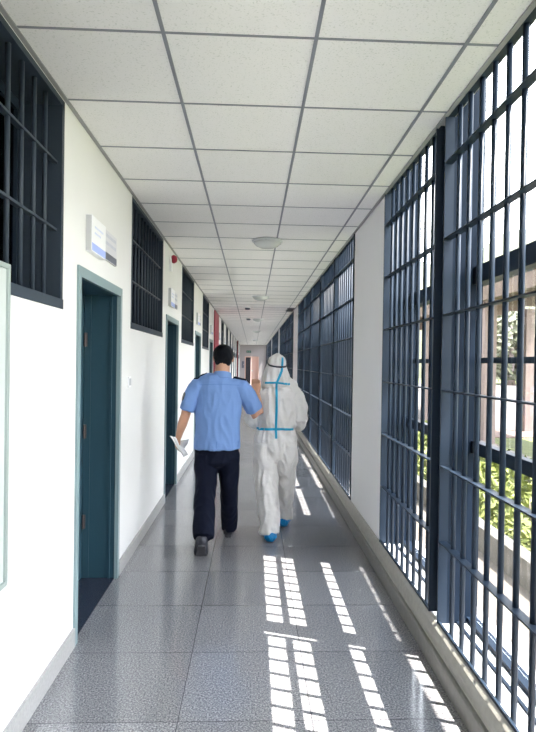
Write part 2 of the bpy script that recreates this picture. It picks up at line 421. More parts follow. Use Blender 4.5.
for k, y in enumerate((13.5, 16.8)):
    root = empty('smoke_detector', (-.14, y, H-.004))
    bm = bmesh.new(); lathe(bm, [(.075, 0), (.075, -.012), (.05, -.02), (.045, -.02)]); obj('base', bm, M_white, root, smooth=True)
    bm = bmesh.new(); lathe(bm, [(.06, -.018), (.065, -.04), (.05, -.06), (.002, -.065)]); obj('dark_dome', bm, M_dark, root, smooth=True)
    tag(root, ['dark dome detector on the ceiling between the second and third lamps, nearer one', 'dark dome detector on the ceiling, farther one'][k], 'detector', 'dark ceiling domes')
root = empty('ceiling_vent', (.92, 13.9, H-.004)); tag(root, 'dark square vent in the ceiling edge near the narrow white pillar', 'vent')
obj('frame', boxes((-.1, .07, -.45, -.42, -.012, 0), (-.1, .07, .42, .45, -.012, 0), (-.1, -.08, -.42, .42, -.012, 0)), M_dark, root)
obj('grille_face', boxes((-.08, .07, -.42, .42, -.008, 0)), mat('black_vent', (.01, .01, .012), .6), root)
# fire alarm
root = empty('fire_alarm', (XL, 6.6, 2.77)); tag(root, 'small red and white fire alarm high on the left wall', 'alarm')
bm = bmesh.new(); lathe(bm, [(.055, 0), (.055, .02), (.045, .03), (.04, .03)], axis='x'); obj('base', bm, M_white, root, smooth=True)
bm = bmesh.new(); lathe(bm, [(.042, .025), (.05, .05), (.035, .08), (.003, .09)], c=(0, 0, .02), axis='x'); obj('red_dome', bm, M_red, root, smooth=True)
bm = boxes((0, .03, -.035, .035, -.12, -.03)); obj('speaker_grille', bm, M_white, root, bevel=.004)
root = empty('light_switch', (XL, 4.47, 1.39)); tag(root, 'small white wall switch beyond the nearest teal door', 'switch')
o = obj('plate', boxes((0, .01, 0, .086, 0, .086)), M_white, root, bevel=.003); obj('rocker', boxes((.01, .015, .02, .066, .015, .071)), M_grey, root, bevel=.002)
root = empty('notice_board', (XL, 1.2, .71)); tag(root, 'white notice board with pale green aluminium frame at the left edge', 'notice board')
obj('panel', boxes((0, .02, .02, 1.03, .02, 1.24)), mat('board_white', (.5, .54, .535), .3), root)
obj('frame', boxes((0, .03, 0, .02, 0, 1.26), (0, .03, 1.03, 1.05, 0, 1.26), (0, .03, .02, 1.03, 0, .02), (0, .03, .02, 1.03, 1.24, 1.26)), M_alum, root, bevel=.002)
o = obj('red_board', boxes((XL+.002, XL+.03, 14.12, 15.75, 1.2, 2.9)), M_red, bevel=.005); tag(o, 'tall dark red board covering a window on the left wall', 'board')
bm = bmesh.new(); cyl(bm, (XL+.06, 34.3, 0), (XL+.06, 34.3, H), .045); o = obj('standpipe', bm, mat('maroon_pipe', (.16, .03, .04), .6), smooth=True)
tag(o, 'dull red vertical fire pipe far down the left wall', 'pipe')
root = empty('exit_sign', (-.3, Y1, 2.42)); tag(root, 'small dark green sign above the far doorway', 'sign')
obj('body', boxes((-.17, .17, -.05, 0, -.08, .08)), mat('dark_green_sign', (.02, .07, .06), .4), root)
obj('symbol', boxes((-.11, -.03, -.055, -.05, -.04, .04), (.03, .11, -.055, -.05, -.04, .04)), mat('pale_green', (.15, .3, .25), .4), root)
root = empty('extinguisher_box', (-.72, Y1, 1.2)); tag(root, 'dark box on the end wall left of the doorway', 'box')
obj('cabinet', boxes((-.07, .07, -.12, 0, 0, .5)), M_dark, root); obj('latch', boxes((.03, .05, -.13, -.12, .2, .3)), M_grey, root)

# ------------------------------------------------------------------ outdoors
def leafy(name, spots, size, m, parent=None, seed=1):
    rnd = random.Random(seed); bm = bmesh.new()
    for c in spots:
        n = Vector((rnd.gauss(0, 1), rnd.gauss(0, 1), rnd.gauss(.4, 1))).normalized(); a = n.orthogonal().normalized(); b = n.cross(a); s = size*rnd.uniform(.6, 1.3)
        t = rnd.uniform(0, 6.28); a, b = a*math.cos(t)+b*math.sin(t), b*math.cos(t)-a*math.sin(t); c = Vector(c)
        v = [bm.verts.new(c+p) for p in (-a*s, -b*s*.45+n*s*.1, a*s, b*s*.45+n*s*.1)]; bm.faces.new(v)
    return obj(name, bm, m, parent)
def leafmat(name, col, var=.4):
    m = mat(name, col, .6, noise=var, nscale=3); b = m.node_tree.nodes['Principled BSDF']
    return m
M_hedge = leafmat('yellow_green_leaves', (.14, .165, .035)); M_tree = leafmat('hazy_tree_leaves', (.11, .115, .07), .3)
M_tree2 = leafmat('mid_green_leaves', (.16, .22, .09)); M_bark = mat('pinkish_grey_bark', (.34, .27, .25), .9, noise=.3, nscale=5, bump=.6, bscale=12)
M_lawn = mat('lawn', (.10, .115, .035), .9, noise=.35, nscale=2, bump=.5, bscale=20)
struct('ground', boxes((1.34, 160, -30, 260, -.6, -.42)), M_lawn)
struct('path', boxes((1.34, 2.35, -30, 60, -.42, -.3)), mat('beige_concrete', (.115, .10, .085), .9, noise=.1, nscale=3))
bm = bmesh.new(); prism(bm, [(2.35, -.42), (2.35, -.05), (2.42, -.02), (2.5, -.05), (2.5, -.42)], -20, 60)
struct('curb', bm, mat('grey_kerb_stone', (.10, .097, .088), .9, noise=.2, nscale=8, bump=.3, bscale=20))
struct('road', boxes((-8+16, 160, 17, 62, -.42, -.40), (5.2, 8, 17.5, 62, -.42, -.40)), mat('pale_road', (.10, .088, .084), .9, noise=.08, nscale=1))
struct('verge', boxes((5.2, 60, 15.6, 17.5, -.42, -.395)), mat('brown_soil', (.2, .14, .12), .9, noise=.2, nscale=3))
bm = bmesh.new(); prism(bm, [(4.85, -.42), (4.85, -.12), (4.95, -.06), (5.15, -.06), (5.2, -.12), (5.2, -.42)], -10, 40)
o = obj('retaining_wall', bm, mat('grey_brown_stone', (.17, .15, .14), .9, noise=.3, nscale=4, bump=.5, bscale=9)); tag(o, 'low grey stone wall running along the grass outside', 'wall')
rnd = random.Random(3)
hb = empty('hedge', (3.3, 5, -.42)); tag(hb, 'bright yellow-green hedge outside the near barred window', 'hedge')
leafy('foliage', [(rnd.uniform(-.7, .9), rnd.uniform(-7, 22), rnd.uniform(.05, 1)**.6*(.62+.1*math.sin(rnd.uniform(0, 60)))) for _ in range(15000)], .075, M_hedge, hb, 2)
bm = bmesh.new()
for k in range(60):
    x, y = rnd.uniform(-.5, .6), -7+k*.48; cyl(bm, (x, y, 0), (x+rnd.uniform(-.1, .1), y+rnd.uniform(-.1, .1), .5), .012, 6)
obj('stem', bm, M_bark, hb)
def tree(name, loc, h, r, m, label, seed, trunk=.25, low=.35, leaf=.28, n=2600, group=None):
    rd = random.Random(seed); root = empty(name, loc); bm = bmesh.new()
    z = 0; p = Vector((0, 0, 0)); rr = trunk*1.5
    while z < h*.7:
        q = p+Vector((rd.uniform(-.15, .15), rd.uniform(-.15, .15), h*.12)); r2 = max(.05, trunk*(1-z/h)); cyl(bm, p, q, rr, 12, r2); p = q; rr = r2; z += h*.12
    for k in range(6):
        a = rd.uniform(0, 6.28); s = Vector((0, 0, h*rd.uniform(.4, .6))); cyl(bm, s, s+Vector((math.cos(a)*r*.6, math.sin(a)*r*.6, h*.22)), trunk*.4, 8, trunk*.12)
    obj('trunk', bm, M_bark, root, smooth=True)
    cl = [(Vector((rd.gauss(0, r*.42), rd.gauss(0, r*.42), h*rd.uniform(low, .9))), rd.uniform(.25, .5)*r) for _ in range(16)]; sp_ = []
    for _ in range(n):
        c, rad = rd.choice(cl); v = Vector((rd.gauss(0, 1), rd.gauss(0, 1), rd.gauss(0, 1))).normalized()*rad*rd.uniform(.6, 1); sp_.append(c+v)
    leafy('crown', sp_, leaf, m, root, seed); tag(root, label, 'tree', group); return root
wk = empty('covered_walkway', (5.4, 12.7, -.42)); tag(wk, 'brown roofed open walkway on pinkish posts beyond the hedge', 'walkway')
M_post = mat('pinkish_plaster', (.24, .19, .18), .9, noise=.1, nscale=4); M_fas = mat('brown_timber', (.16, .12, .1), .8, noise=.2, nscale=4)
for k, dy in enumerate((0, 1.35, 4.4, 7.4, 10.4, 13.4)):
    obj('post', boxes((-.14, .14, dy-.13, dy+.13, 0, 3.55), (-.2, .2, dy-.19, dy+.19, 0, .25)), M_post, wk, bevel=.01)
obj('fascia', boxes((-.25, -.15, -9, 22, 3.5, 4.1)), M_fas, wk); obj('roof', boxes((-.35, 3.6, -9.1, 22.1, 4.1, 4.25)), M_fas, wk)
obj('rafter', boxes(*[(-.15, 3.3, y, y+.08, 3.8, 4.1) for y in [-8.5+1.5*i for i in range(20)]]), M_fas, wk)
for dy in (0, 4.4, 7.4, 10.4, 13.4): obj('rear_post', boxes((3.0, 3.25, dy-.13, dy+.13, 0, 3.8)), M_post, wk)
protos = [tree('tree', (0, 0, 0), 11, 6.5, M_tree, 'pale hazy tree in the row beyond the road', 11+k, trunk=.4, low=.12, leaf=.55, n=5200, group='far trees beyond the road') for k in range(2)]
k = 0
for x in range(13, 88, 15):
    o = protos[k] if k < 2 else copy_tree(protos[k%2]); o.location = (x+rnd.uniform(-1, 1), 68+rnd.uniform(-4, 8)-x*.15, -.42); o.rotation_euler = (0, 0, rnd.uniform(0, 6)); s = rnd.uniform(.8, .92); o.scale = (s, s, s)
    o['label'] = 'pale hazy tree beyond the road, %s from the left of the row' % ['first', 'second', 'third', 'fourth', 'fifth', 'sixth'][k]; k += 1
bm = bmesh.new()
nx, ny = 60, 14; vv = [[bm.verts.new((-30+i*4, 92+j*3-i*.5, -2+ (32*math.sin(j/13*PI/2)**.8)*(.85+.1*math.sin(i*.35)+.08*math.sin(i*.9+1)) + rnd.uniform(-.5, .5))) for j in range(ny)] for i in range(nx)]
for i in range(nx-1):
    for j in range(ny-1): bm.faces.new((vv[i][j], vv[i+1][j], vv[i+1][j+1], vv[i][j+1]))
o = obj('hills', bm, mat('hazy_hill', (.085, .09, .06), .95, noise=.25, nscale=.1), smooth=True); o['kind'] = 'structure'
#PEOPLE
# ------------------------------------------------------------------ people
def limb(bm, pts, n=20, ref=(0, 1, 0), cap=True):
    """rings (x,y,z,ra,rb) along a path: ra sideways, rb along ref"""
    P_ = [Vector(p[:3]) for p in pts]; rings = []; ref = Vector(ref)
    for i, p in enumerate(pts):
        t = (P_[min(i+1, len(P_)-1)]-P_[max(i-1, 0)]).normalized()
        s = t.cross(ref).normalized(); u = s.cross(t).normalized()
        ra = p[3]; rb = p[4] if len(p) > 4 else p[3]
        rings.append([bm.verts.new(P_[i]+s*(ra*math.cos(2*PI*k/n))+u*(rb*math.sin(2*PI*k/n))) for k in range(n)])
    for A, B in zip(rings, rings[1:]):
        for k in range(n): bm.faces.new((A[k], A[(k+1)%n], B[(k+1)%n], B[k]))
    for R_, p, d in ((rings[0], P_[0]-P_[1], 0), (rings[-1], P_[-1]-P_[-2], 1)):
        q = pts[0] if d == 0 else pts[-1]
        c = bm.verts.new(Vector(q[:3])+p.normalized()*q[3]*(.5 if cap else .02))
        for k in range(n): bm.faces.new((R_[k], R_[(k+1)%n], c))
def ball(bm, c, r, n=16):
    d = bmesh.ops.create_uvsphere(bm, u_segments=n*2, v_segments=n, radius=1)['verts']
    for v in d: v.co = Vector((v.co.x*r[0]+c[0], v.co.y*r[1]+c[1], v.co.z*r[2]+c[2]))
def fuse(name, bm, m, parent, voxel=.01, smooth=4, wr=0, wsize=.1, vert=1.0):
    """one continuous surface from overlapping lofts; wr = cloth wrinkle depth"""
    o = obj(name, bm, m, parent)
    r = o.modifiers.new('remesh', 'REMESH'); r.mode = 'VOXEL'; r.voxel_size = voxel; r.use_smooth_shade = True
    s = o.modifiers.new('smooth', 'SMOOTH'); s.factor = .5; s.iterations = smooth
    dg = bpy.context.evaluated_depsgraph_get(); me = bpy.data.meshes.new_from_object(o.evaluated_get(dg)); o.modifiers.clear(); old = o.data; o.data = me; bpy.data.meshes.remove(old)
    if wr:
        from mathutils import noise
        nor = [v.normal.copy() for v in me.vertices]
        for v, n_ in zip(me.vertices, nor):
            c = v.co; a = noise.noise(Vector((c.x/wsize, c.y/wsize, c.z/(wsize*vert)))+Vector((3, 1, 7)))
            b = 1-abs(noise.noise(Vector((c.x/(wsize*.6)+c.z*2.5, c.y/(wsize*.6), c.z/(wsize*vert*.8)-c.x*3))))*2.4
            v.co = c+n_*(a*wr+b*wr*.55)
    for p in me.polygons: p.use_smooth = True
    if not me.materials: me.materials.append(m)
    return o
def bvh_of(o): return BVHTree.FromPolygons([v.co.copy() for v in o.data.vertices], [tuple(p.vertices) for p in o.data.polygons])
def strip(name, path, width, m, parent, tree_, dirv=(0, 1, 0), y0=-1.0, lift=.004, horiz=False):
    """thin taped seam laid onto the suit surface: path of (x,z) hit along dirv"""
    bm = bmesh.new(); rows = []; D = Vector(dirv).normalized(); pts = []
    for (a, b) in zip(path, path[1:]):
        n = max(2, int((Vector(b)-Vector(a)).length/.012))
        pts += [Vector(a).lerp(Vector(b), k/n) for k in range(n)]
    pts.append(Vector(path[-1]))
    for i, p in enumerate(pts):
        t = (pts[min(i+1, len(pts)-1)]-pts[max(0, i-1)]).normalized(); s = Vector((-t.y, t.x))*width/2; r = []
        for q in (p-s, p-s*.33, p+s*.33, p+s):
            h = tree_.ray_cast(Vector((q.x, 0, q.y))+D*y0, D)
            r.append(h[0]-D*lift if h[0] else None)
        if None not in r: rows.append([bm.verts.new(v) for v in r]+[bm.verts.new(v+D*.006) for v in r])
    for A, B in zip(rows, rows[1:]):
        if (A[0].co-B[0].co).length > .08: continue
        for k in range(3): bm.faces.new((A[k], A[k+1], B[k+1], B[k])); bm.faces.new((A[k+4], B[k+4], B[k+5], A[k+5]))
        bm.faces.new((A[0], B[0], B[4], A[4])); bm.faces.new((A[3], A[7], B[7], B[3]))
    return obj(name, bm, m, parent, smooth=True)
def hand(bm, wrist, d, nrm, curl, side, s=1.0):
    """palm and five fingers: d along the hand, nrm out of the back, side = +1/-1 thumb side"""
    wv = Vector(wrist); d = Vector(d).normalized(); nv = Vector(nrm).normalized(); sd_ = d.cross(nv).normalized()*side; nv = sd_.cross(d).normalized()*(1 if sd_.cross(d).dot(nv) > 0 else -1)
    limb(bm, [(*(wv-d*.03*s), .026*s, .019*s), (*wv, .027*s, .018*s), (*(wv+d*.045*s), .038*s, .015*s), (*(wv+d*.085*s), .041*s, .0135*s)], 14, ref=nv)
    for k, (off, ln) in enumerate(((.03, .072), (.010, .080), (-.010, .074), (-.029, .058))):
        p = wv+d*.08*s+sd_*off*s; dd = d.copy(); pts = [(*(p-dd*.02), .0098*s)]
        for j, f in enumerate((.42, .33, .25)):
            pts.append((*p, .0095*s-.0006*j)); dd = (dd*math.cos(curl)-nv*math.sin(curl)).normalized(); p = p+dd*ln*f*s
        # local frame turns with the curl
            nv2 = dd.cross(sd_); 
        pts.append((*p, .0075*s)); limb(bm, pts, 10, ref=sd_)
    p = wv+d*.02*s+sd_*.026*s; q = p+(d*.5+sd_*.75-nv*.25).normalized()*.045*s; e = q+(d*.85+sd_*.2-nv*.4).normalized()*.034*s
    limb(bm, [(*(p-sd_*.015*s), .015*s), (*p, .0145*s), (*q, .0115*s), (*e, .0085*s)], 10, ref=nv)
def head(bm, c, s=1.0, yawh=0.0):
    """skull, jaw, nose, brow, lips, ears; looks along +Y"""
    x, y, z = c
    ball(bm, (x, y-.008, z+.02), (.074*s, .092*s, .098*s)); ball(bm, (x, y+.03, z-.045), (.058*s, .058*s, .062*s)); ball(bm, (x, y+.068, z-.088), (.026, .022, .02))
    limb(bm, [(x, y+.082, z+.028, .009), (x, y+.094, z-.002, .011), (x, y+.106, z-.022, .015), (x, y+.09, z-.03, .012)], 10, ref=(1, 0, 0))
    limb(bm, [(x-.045, y+.07, z+.032, .009), (x, y+.086, z+.034, .009), (x+.045, y+.07, z+.032, .009)], 8, ref=(0, 0, 1))
    for zz in (-.054, -.064): limb(bm, [(x-.02, y+.078, z+zz, .005), (x, y+.087, z+zz, .0065), (x+.02, y+.078, z+zz, .005)], 8, ref=(0, 0, 1))
    for sgn in (-1, 1):
        ball(bm, (x+sgn*.081*s, y-.002, z-.005), (.010, .019, .032), 8); ball(bm, (x+sgn*.084*s, y-.008, z+.008), (.009, .014, .02), 8)
def eyes(parent, c):
    x, y, z = c
    for sgn in (-1, 1):
        bm = bmesh.new(); ball(bm, (x+sgn*.031, y+.069, z+.012), (.013, .013, .010), 8); e = obj('eye', bm, M_eye, parent, smooth=True)
        bm = bmesh.new(); ball(bm, (x+sgn*.031, y+.0795, z+.012), (.0055, .004, .0055), 6); obj('iris', bm, M_hair, e, smooth=True)

M_skin = mat('tan_skin', (.50, .27, .18), .5, noise=.08, nscale=20, bump=.05, bscale=80); M_skin.node_tree.nodes['Principled BSDF'].inputs['Subsurface Weight'].default_value = .08
M_eye = mat('eye_white', (.8, .8, .78), .2); M_hair = mat('black_hair', (.003, .004, .007), .5, bump=.6, bscale=150)
M_shirt = mat('light_blue_shirt', (.145, .26, .54), .75, bump=.25, bscale=14); M_seam = mat('shirt_seam', (.11, .21, .48), .8)
M_navy = mat('dark_navy_cloth', (.004, .006, .016), .8, bump=.2, bscale=14); M_shoe = mat('dark_grey_shoe', (.022, .024, .034), .6); M_sole = mat('shoe_sole', (.06, .06, .07), .7)
M_suit = mat('white_protective_fabric', (.72, .705, .705), .6, bump=.5, bscale=18); M_tape = mat('blue_seam_tape', (.0, .36, .62), .4); M_cover = mat('blue_shoe_cover', (.0, .22, .55), .4, bump=.5, bscale=30)
M_steel2.node_tree.nodes['Principled BSDF'].inputs['Specular IOR Level'].default_value = .06
for m_ in (M_navy, M_hair): m_.node_tree.nodes['Principled BSDF'].inputs['Specular IOR Level'].default_value = .12
M_paper = mat('white_paper', (.8, .8, .83), .6); M_strap = mat('black_strap', (.012, .014, .03), .4)

def off(L, b): return [(p[0]-b[0], p[1]-b[1], p[2], *p[3:]) for p in L]
def mkloc(b):
    def L(*pts): return [(p[0]-b[0], p[1]-b[1], p[2], *p[3:]) for p in pts]
    return L
# ---- man in the blue shirt
B = (-.28, 4.9); L = mkloc(B)
man = empty('person', (B[0], B[1], 0)); tag(man, 'person in light blue short-sleeved shirt and dark trousers, holding papers', 'person')
bm = bmesh.new()
HC = L((-.255, 4.93, 1.635))[0]
head(bm, HC)
limb(bm, L((-.257, 4.9, 1.61, .062, .062), (-.26, 4.895, 1.53, .064, .062), (-.268, 4.89, 1.47, .07, .064), (-.275, 4.89, 1.42, .10, .08)))
limb(bm, L((-.275, 4.9, 1.45, .10, .07), (-.285, 4.9, 1.38, .175, .09), (-.29, 4.9, 1.25, .165, .105), (-.295, 4.9, 1.05, .15, .10), (-.295, 4.9, .92, .165, .105), (-.29, 4.9, .8, .165, .11)))
limb(bm, L((-.44, 4.9, 1.41, .055), (-.5, 4.9, 1.36, .055), (-.553, 4.89, 1.25, .048), (-.572, 4.885, 1.14, .041), (-.60, 4.90, 1.06, .042), (-.625, 4.925, .98, .031), (-.637, 4.94, .935, .026, .022)))
hand(bm, L((-.639, 4.945, .925))[0], (-.12, .25, -.9), (-.8, -.55, -.1), .5, 1)
limb(bm, L((-.13, 4.9, 1.41, .055), (-.075, 4.915, 1.37, .055), (-.01, 4.95, 1.25, .05), (.045, 4.975, 1.13, .047), (.055, 4.975, 1.16, .05), (.05, 4.985, 1.23, .045), (.042, 5.0, 1.29, .036), (.038, 5.012, 1.32, .03, .026)))
hand(bm, L((.037, 5.016, 1.325))[0], (-.02, .35, .9), (0, -1, .3), .38, -1, 1.08)
limb(bm, L((-.385, 4.91, .84, .09), (-.39, 4.9, .65, .08), (-.392, 4.86, .47, .06), (-.39, 4.74, .33, .052), (-.387, 4.62, .22, .04), (-.387, 4.605, .19, .036)))
limb(bm, L((-.195, 4.91, .84, .09), (-.19, 4.96, .65, .08), (-.19, 5.04, .48, .06), (-.19, 5.12, .3, .055), (-.192, 5.19, .12, .04), (-.192, 5.2, .09, .04)))
body = fuse('body', bm, M_skin, man, .0055, 2)
eyes(body, HC)
bm = bmesh.new(); x, y, z = HC
ball(bm, (x-.0, y-.012, z+.032), (.090, .103, .090), 24); limb(bm, [(x, y-.05, z+.03, .084, .055), (x, y-.052, z-.01, .080, .05), (x, y-.056, z-.05, .066, .035), (x, y-.058, z-.065, .055, .028)], 24)
for v in list(bm.verts):   # hairline: clear the face
    if v.co.y > y+.055 and v.co.z < z+.055: v.co.y = y+.045
hair = fuse('hair', bm, M_hair, man, .006, 3, .0025, .02)
bm = bmesh.new()
SH = L((-.275, 4.9, 1.482, .092, .07), (-.28, 4.9, 1.462, .15, .08), (-.285, 4.9, 1.43, .20, .095), (-.29, 4.9, 1.36, .203, .115), (-.292, 4.9, 1.25, .196, .125), (-.296, 4.9, 1.1, .193, .128), (-.298, 4.9, .95, .196, .13), (-.298, 4.9, .85, .199, .135))
limb(bm, SH, 32, cap=False)
limb(bm, L((-.40, 4.9, 1.40, .07), (-.47, 4.9, 1.385, .078), (-.518, 4.895, 1.31, .073, .078), (-.546, 4.89, 1.22, .067, .075), (-.56, 4.887, 1.18, .063, .072)), 20, cap=False)
limb(bm, L((-.17, 4.9, 1.40, .07), (-.10, 4.905, 1.39, .078), (-.045, 4.925, 1.31, .078, .078), (.0, 4.95, 1.235, .075, .075), (.028, 4.965, 1.185, .070, .072)), 20, cap=False)
shirt = fuse('shirt', bm, M_shirt, man, .007, 3, .009, .10, 2.2)
bt = bvh_of(shirt)
bm = bmesh.new()
limb(bm, L((-.262, 4.893, 1.462, .085, .08), (-.261, 4.895, 1.49, .079, .077), (-.260, 4.9, 1.513, .073, .073)), 28, cap=False)
fuse('collar', bm, M_shirt, shirt, .006, 2)
strip('back_seam', [(-.17, 1.405), (0, 1.415), (.17, 1.405)], .006, M_seam, shirt, bt, lift=.001)
for xx in (-.185, -.015, .165): strip('hem_vent', [(xx, .868), (xx+.002, .93)], .008, M_seam, shirt, bt, lift=.001)
def top_strip(name, x0, x1, yc, wd, m):
    bm = bmesh.new(); rows = []
    for k in range(9):
        xx = x0+(x1-x0)*k/8; r = []
        for yy in (yc-wd/2, yc-wd/6, yc+wd/6, yc+wd/2):
            h = bt.ray_cast(Vector((xx, yy, 2)), Vector((0, 0, -1))); r.append(h[0]+Vector((0, 0, .008)))
        rows.append([bm.verts.new(v) for v in r]+[bm.verts.new(v-Vector((0, 0, .009))) for v in r])
    for A, C in zip(rows, rows[1:]):
        for k in range(3): bm.faces.new((A[k], A[k+1], C[k+1], C[k])); bm.faces.new((A[k+4], C[k+4], C[k+5], A[k+5]))
        bm.faces.new((A[0], C[0], C[4], A[4])); bm.faces.new((A[3], A[7], C[7], C[3]))
    obj(name, bm, m, shirt, smooth=True)
top_strip('shoulder_board', -.225, -.115, 0, .05, M_navy); top_strip('shoulder_board', .115, .225, 0, .05, M_navy)
h = bt.ray_cast(Vector((-.6, -.35, 1.30)), Vector((.85, .9, 0)).normalized())
if h[0]:
    bm = bmesh.new(); nrm = h[1]; s_ = nrm.cross(Vector((0, 0, 1))).normalized(); u_ = s_.cross(nrm)*1; cc = h[0]
    ring = [bm.verts.new(cc+nrm*.004+s_*a*.03+u_*b*.042) for a, b in ((-1, .7), (0, 1), (1, .7), (.85, -.5), (0, -1), (-.85, -.5))]; bk = [bm.verts.new(v.co-nrm*.012) for v in ring]
    bm.faces.new(ring); bm.faces.new(bk[::-1])
    for k in range(6): bm.faces.new((ring[k], ring[(k+1)%6], bk[(k+1)%6], bk[k]))
    obj('sleeve_badge', bm, mat('olive_badge', (.05, .055, .06), .6), shirt)
bm = bmesh.new()
limb(bm, L((-.295, 4.9, .90, .178, .12), (-.293, 4.9, .80, .19, .132), (-.29, 4.9, .74, .195, .135)), 32)
limb(bm, L((-.385, 4.9, .80, .10, .12), (-.388, 4.89, .66, .099, .115), (-.388, 4.86, .5, .089, .105), (-.386, 4.75, .36, .086, .09), (-.384, 4.64, .24, .086, .082), (-.379, 4.585, .17, .083, .083)), 24, cap=False)
limb(bm, L((-.195, 4.9, .80, .10, .12), (-.195, 4.94, .66, .088, .11), (-.193, 5.0, .5, .079, .10), (-.192, 5.08, .32, .073, .09), (-.192, 5.16, .17, .073, .085), (-.194, 5.19, .075, .073, .088)), 24, cap=False)
fuse('trousers', bm, M_navy, man, .008, 3, .010, .12, 1.6)
bm = bmesh.new(); limb(bm, L((-.297, 4.9, .845, .186, .125), (-.297, 4.9, .88, .184, .124)), 32); obj('belt', bm, M_strap, man, smooth=True)
def shoe(base, toe_dir, pitch_, m, m2, parent, nm='shoe', wd=1.0, sole=True, ln=1.0):
    """sits with the ball of the foot at base; pitch lifts the heel"""
    b = Vector(base); t = Vector(toe_dir).normalized(); R_ = Matrix.Rotation(-pitch_, 4, t.cross(Vector((0, 0, 1))).normalized())
    def pt(a, z_): v = R_ @ (t*a+Vector((0, 0, z_))); return b+v
    bm = bmesh.new(); prof = [(-.175, .05, .035, .045), (-.155, .058, .040, .055), (-.11, .062, .042, .060), (-.06, .052, .044, .05), (0, .042, .050, .040), (.05, .036, .047, .034), (.085, .030, .036, .027), (.10, .026, .02, .018)]
    limb(bm, [(*pt(a*ln, z_), ra*wd, rb) for a, z_, ra, rb in prof], 20, ref=(R_ @ Vector((0, 0, 1))))
    limb(bm, [(*pt(-.13*ln, .06), .042*wd, .048), (*pt(-.125*ln, .115), .040*wd, .045)], 16)
    o = fuse(nm, bm, m, parent, .006, 3, .002 if sole else .006, .04)
    if sole:
        bm = bmesh.new(); A = []; C = []
        ol = [(-.18, 0), (-.17, .028), (-.11, .034), (-.05, .034), (0, .046), (.05, .045), (.085, .034), (.104, .012)]; ol += [(a, -c) for a, c in ol[::-1]]
        sdv = t.cross(Vector((0, 0, 1)))
        for a, c in ol:
            up_ = R_ @ Vector((0, 0, 1)); q = pt(a, 0)+sdv*c; A.append(bm.verts.new(q)); C.append(bm.verts.new(q+up_*.026))
        n = len(ol)
        for k in range(n): bm.faces.new((A[k], A[(k+1)%n], C[(k+1)%n], C[k]))
        bm.faces.new(A[::-1]); bm.faces.new(C); obj('sole', bm, m2, o, bevel=.004)
    return o
for q in ((-.386, 4.60, .24, -.388, 4.57, .14), (-.192, 5.18, .2, -.192, 5.2, .07)):
    bm = bmesh.new(); limb(bm, L((*q[:3], .052), (*q[3:], .047)), 16); obj('sock', bm, M_navy, man, smooth=True)
shoe(L((-.40, 4.64, .004))[0], (-.12, 1, 0), math.radians(42), M_shoe, M_sole, man, 'shoe', 1.2, True, 1.08)
shoe(L((-.193, 5.30, .002))[0], (.06, 1, 0), 0, M_shoe, M_sole, man, 'shoe', 1.12)
# papers in his left hand
pa = empty('papers', (-.625, 4.93, .87)); tag(pa, 'crumpled white papers held in the hand of the person in blue', 'papers')
def sheet(name, pts, m):
    bm = bmesh.new(); nx_, nz_ = 10, 12; g = [[None]*nz_ for _ in range(nx_)]
    a, b, c, d = [Vector(p) for p in pts]
    for i in range(nx_):
        for j in range(nz_):
            u_, v_ = i/(nx_-1), j/(nz_-1); p = a.lerp(b, u_).lerp(d.lerp(c, u_), v_); p = p+Vector((0, .012*math.sin(u_*7+v_*3), .006*math.sin(v_*9))); g[i][j] = bm.verts.new(p)
    for i in range(nx_-1):
        for j in range(nz_-1): bm.faces.new((g[i][j], g[i+1][j], g[i+1][j+1], g[i][j+1]))
    o = obj(name, bm, m, pa, smooth=True); s = o.modifiers.new('thickness', 'SOLIDIFY'); s.thickness = .0015
sheet('sheet', [(-.085, -.03, .085), (-.03, .015, .07), (.075, .02, -.09), (.035, -.02, -.10)], M_paper)
sheet('sheet', [(-.04, .012, .03), (.085, .03, .055), (.045, .045, -.03), (-.01, .03, -.04)], M_paper)

# ---- person in the protective suit
B = (.22, 5.22); L = mkloc(B)
ppe = empty('person', (B[0], B[1], 0)); tag(ppe, 'person in hooded white protective suit with blue taped seams and blue shoe covers', 'person')
bm = bmesh.new(); HC = L((.225, 5.25, 1.565))[0]
head(bm, HC)
limb(bm, L((.225, 5.22, 1.53, .055), (.225, 5.215, 1.44, .058), (.23, 5.215, 1.39, .08)))
limb(bm, L((.23, 5.22, 1.38, .10, .07), (.235, 5.22, 1.32, .155, .09), (.235, 5.22, 1.1, .145, .10), (.225, 5.22, .9, .15, .10), (.222, 5.22, .80, .14, .095)))
for P1 in (((.38, 5.22, 1.33, .05), (.42, 5.21, 1.22, .045), (.443, 5.2, 1.1, .04), (.42, 5.31, 1.05, .036), (.37, 5.42, 1.03, .03), (.355, 5.45, 1.03, .026)),
           ((.08, 5.22, 1.33, .05), (.03, 5.23, 1.22, .045), (.005, 5.25, 1.08, .04), (.04, 5.35, 1.04, .036), (.09, 5.44, 1.03, .03), (.105, 5.47, 1.03, .026))): limb(bm, L(*P1), ref=(0, 0, 1) if 0 else (.3, .4, .6))
hand(bm, L((.35, 5.455, 1.03))[0], (-.6, .7, .1), (.2, .3, .8), .5, -1); hand(bm, L((.108, 5.475, 1.03))[0], (.6, .7, .1), (-.2, .3, .8), .5, 1)
limb(bm, L((.15, 5.22, .8, .085), (.15, 5.2, .62, .075), (.155, 5.15, .46, .055), (.17, 5.09, .28, .048), (.178, 5.04, .12, .038), (.178, 5.04, .09, .038)))
limb(bm, L((.30, 5.22, .8, .085), (.31, 5.27, .62, .075), (.32, 5.35, .46, .055), (.325, 5.43, .28, .048), (.328, 5.5, .12, .038), (.328, 5.51, .09, .038)))
pb = fuse('body', bm, M_skin, ppe, .007, 2); eyes(pb, HC)
x, y, z = HC
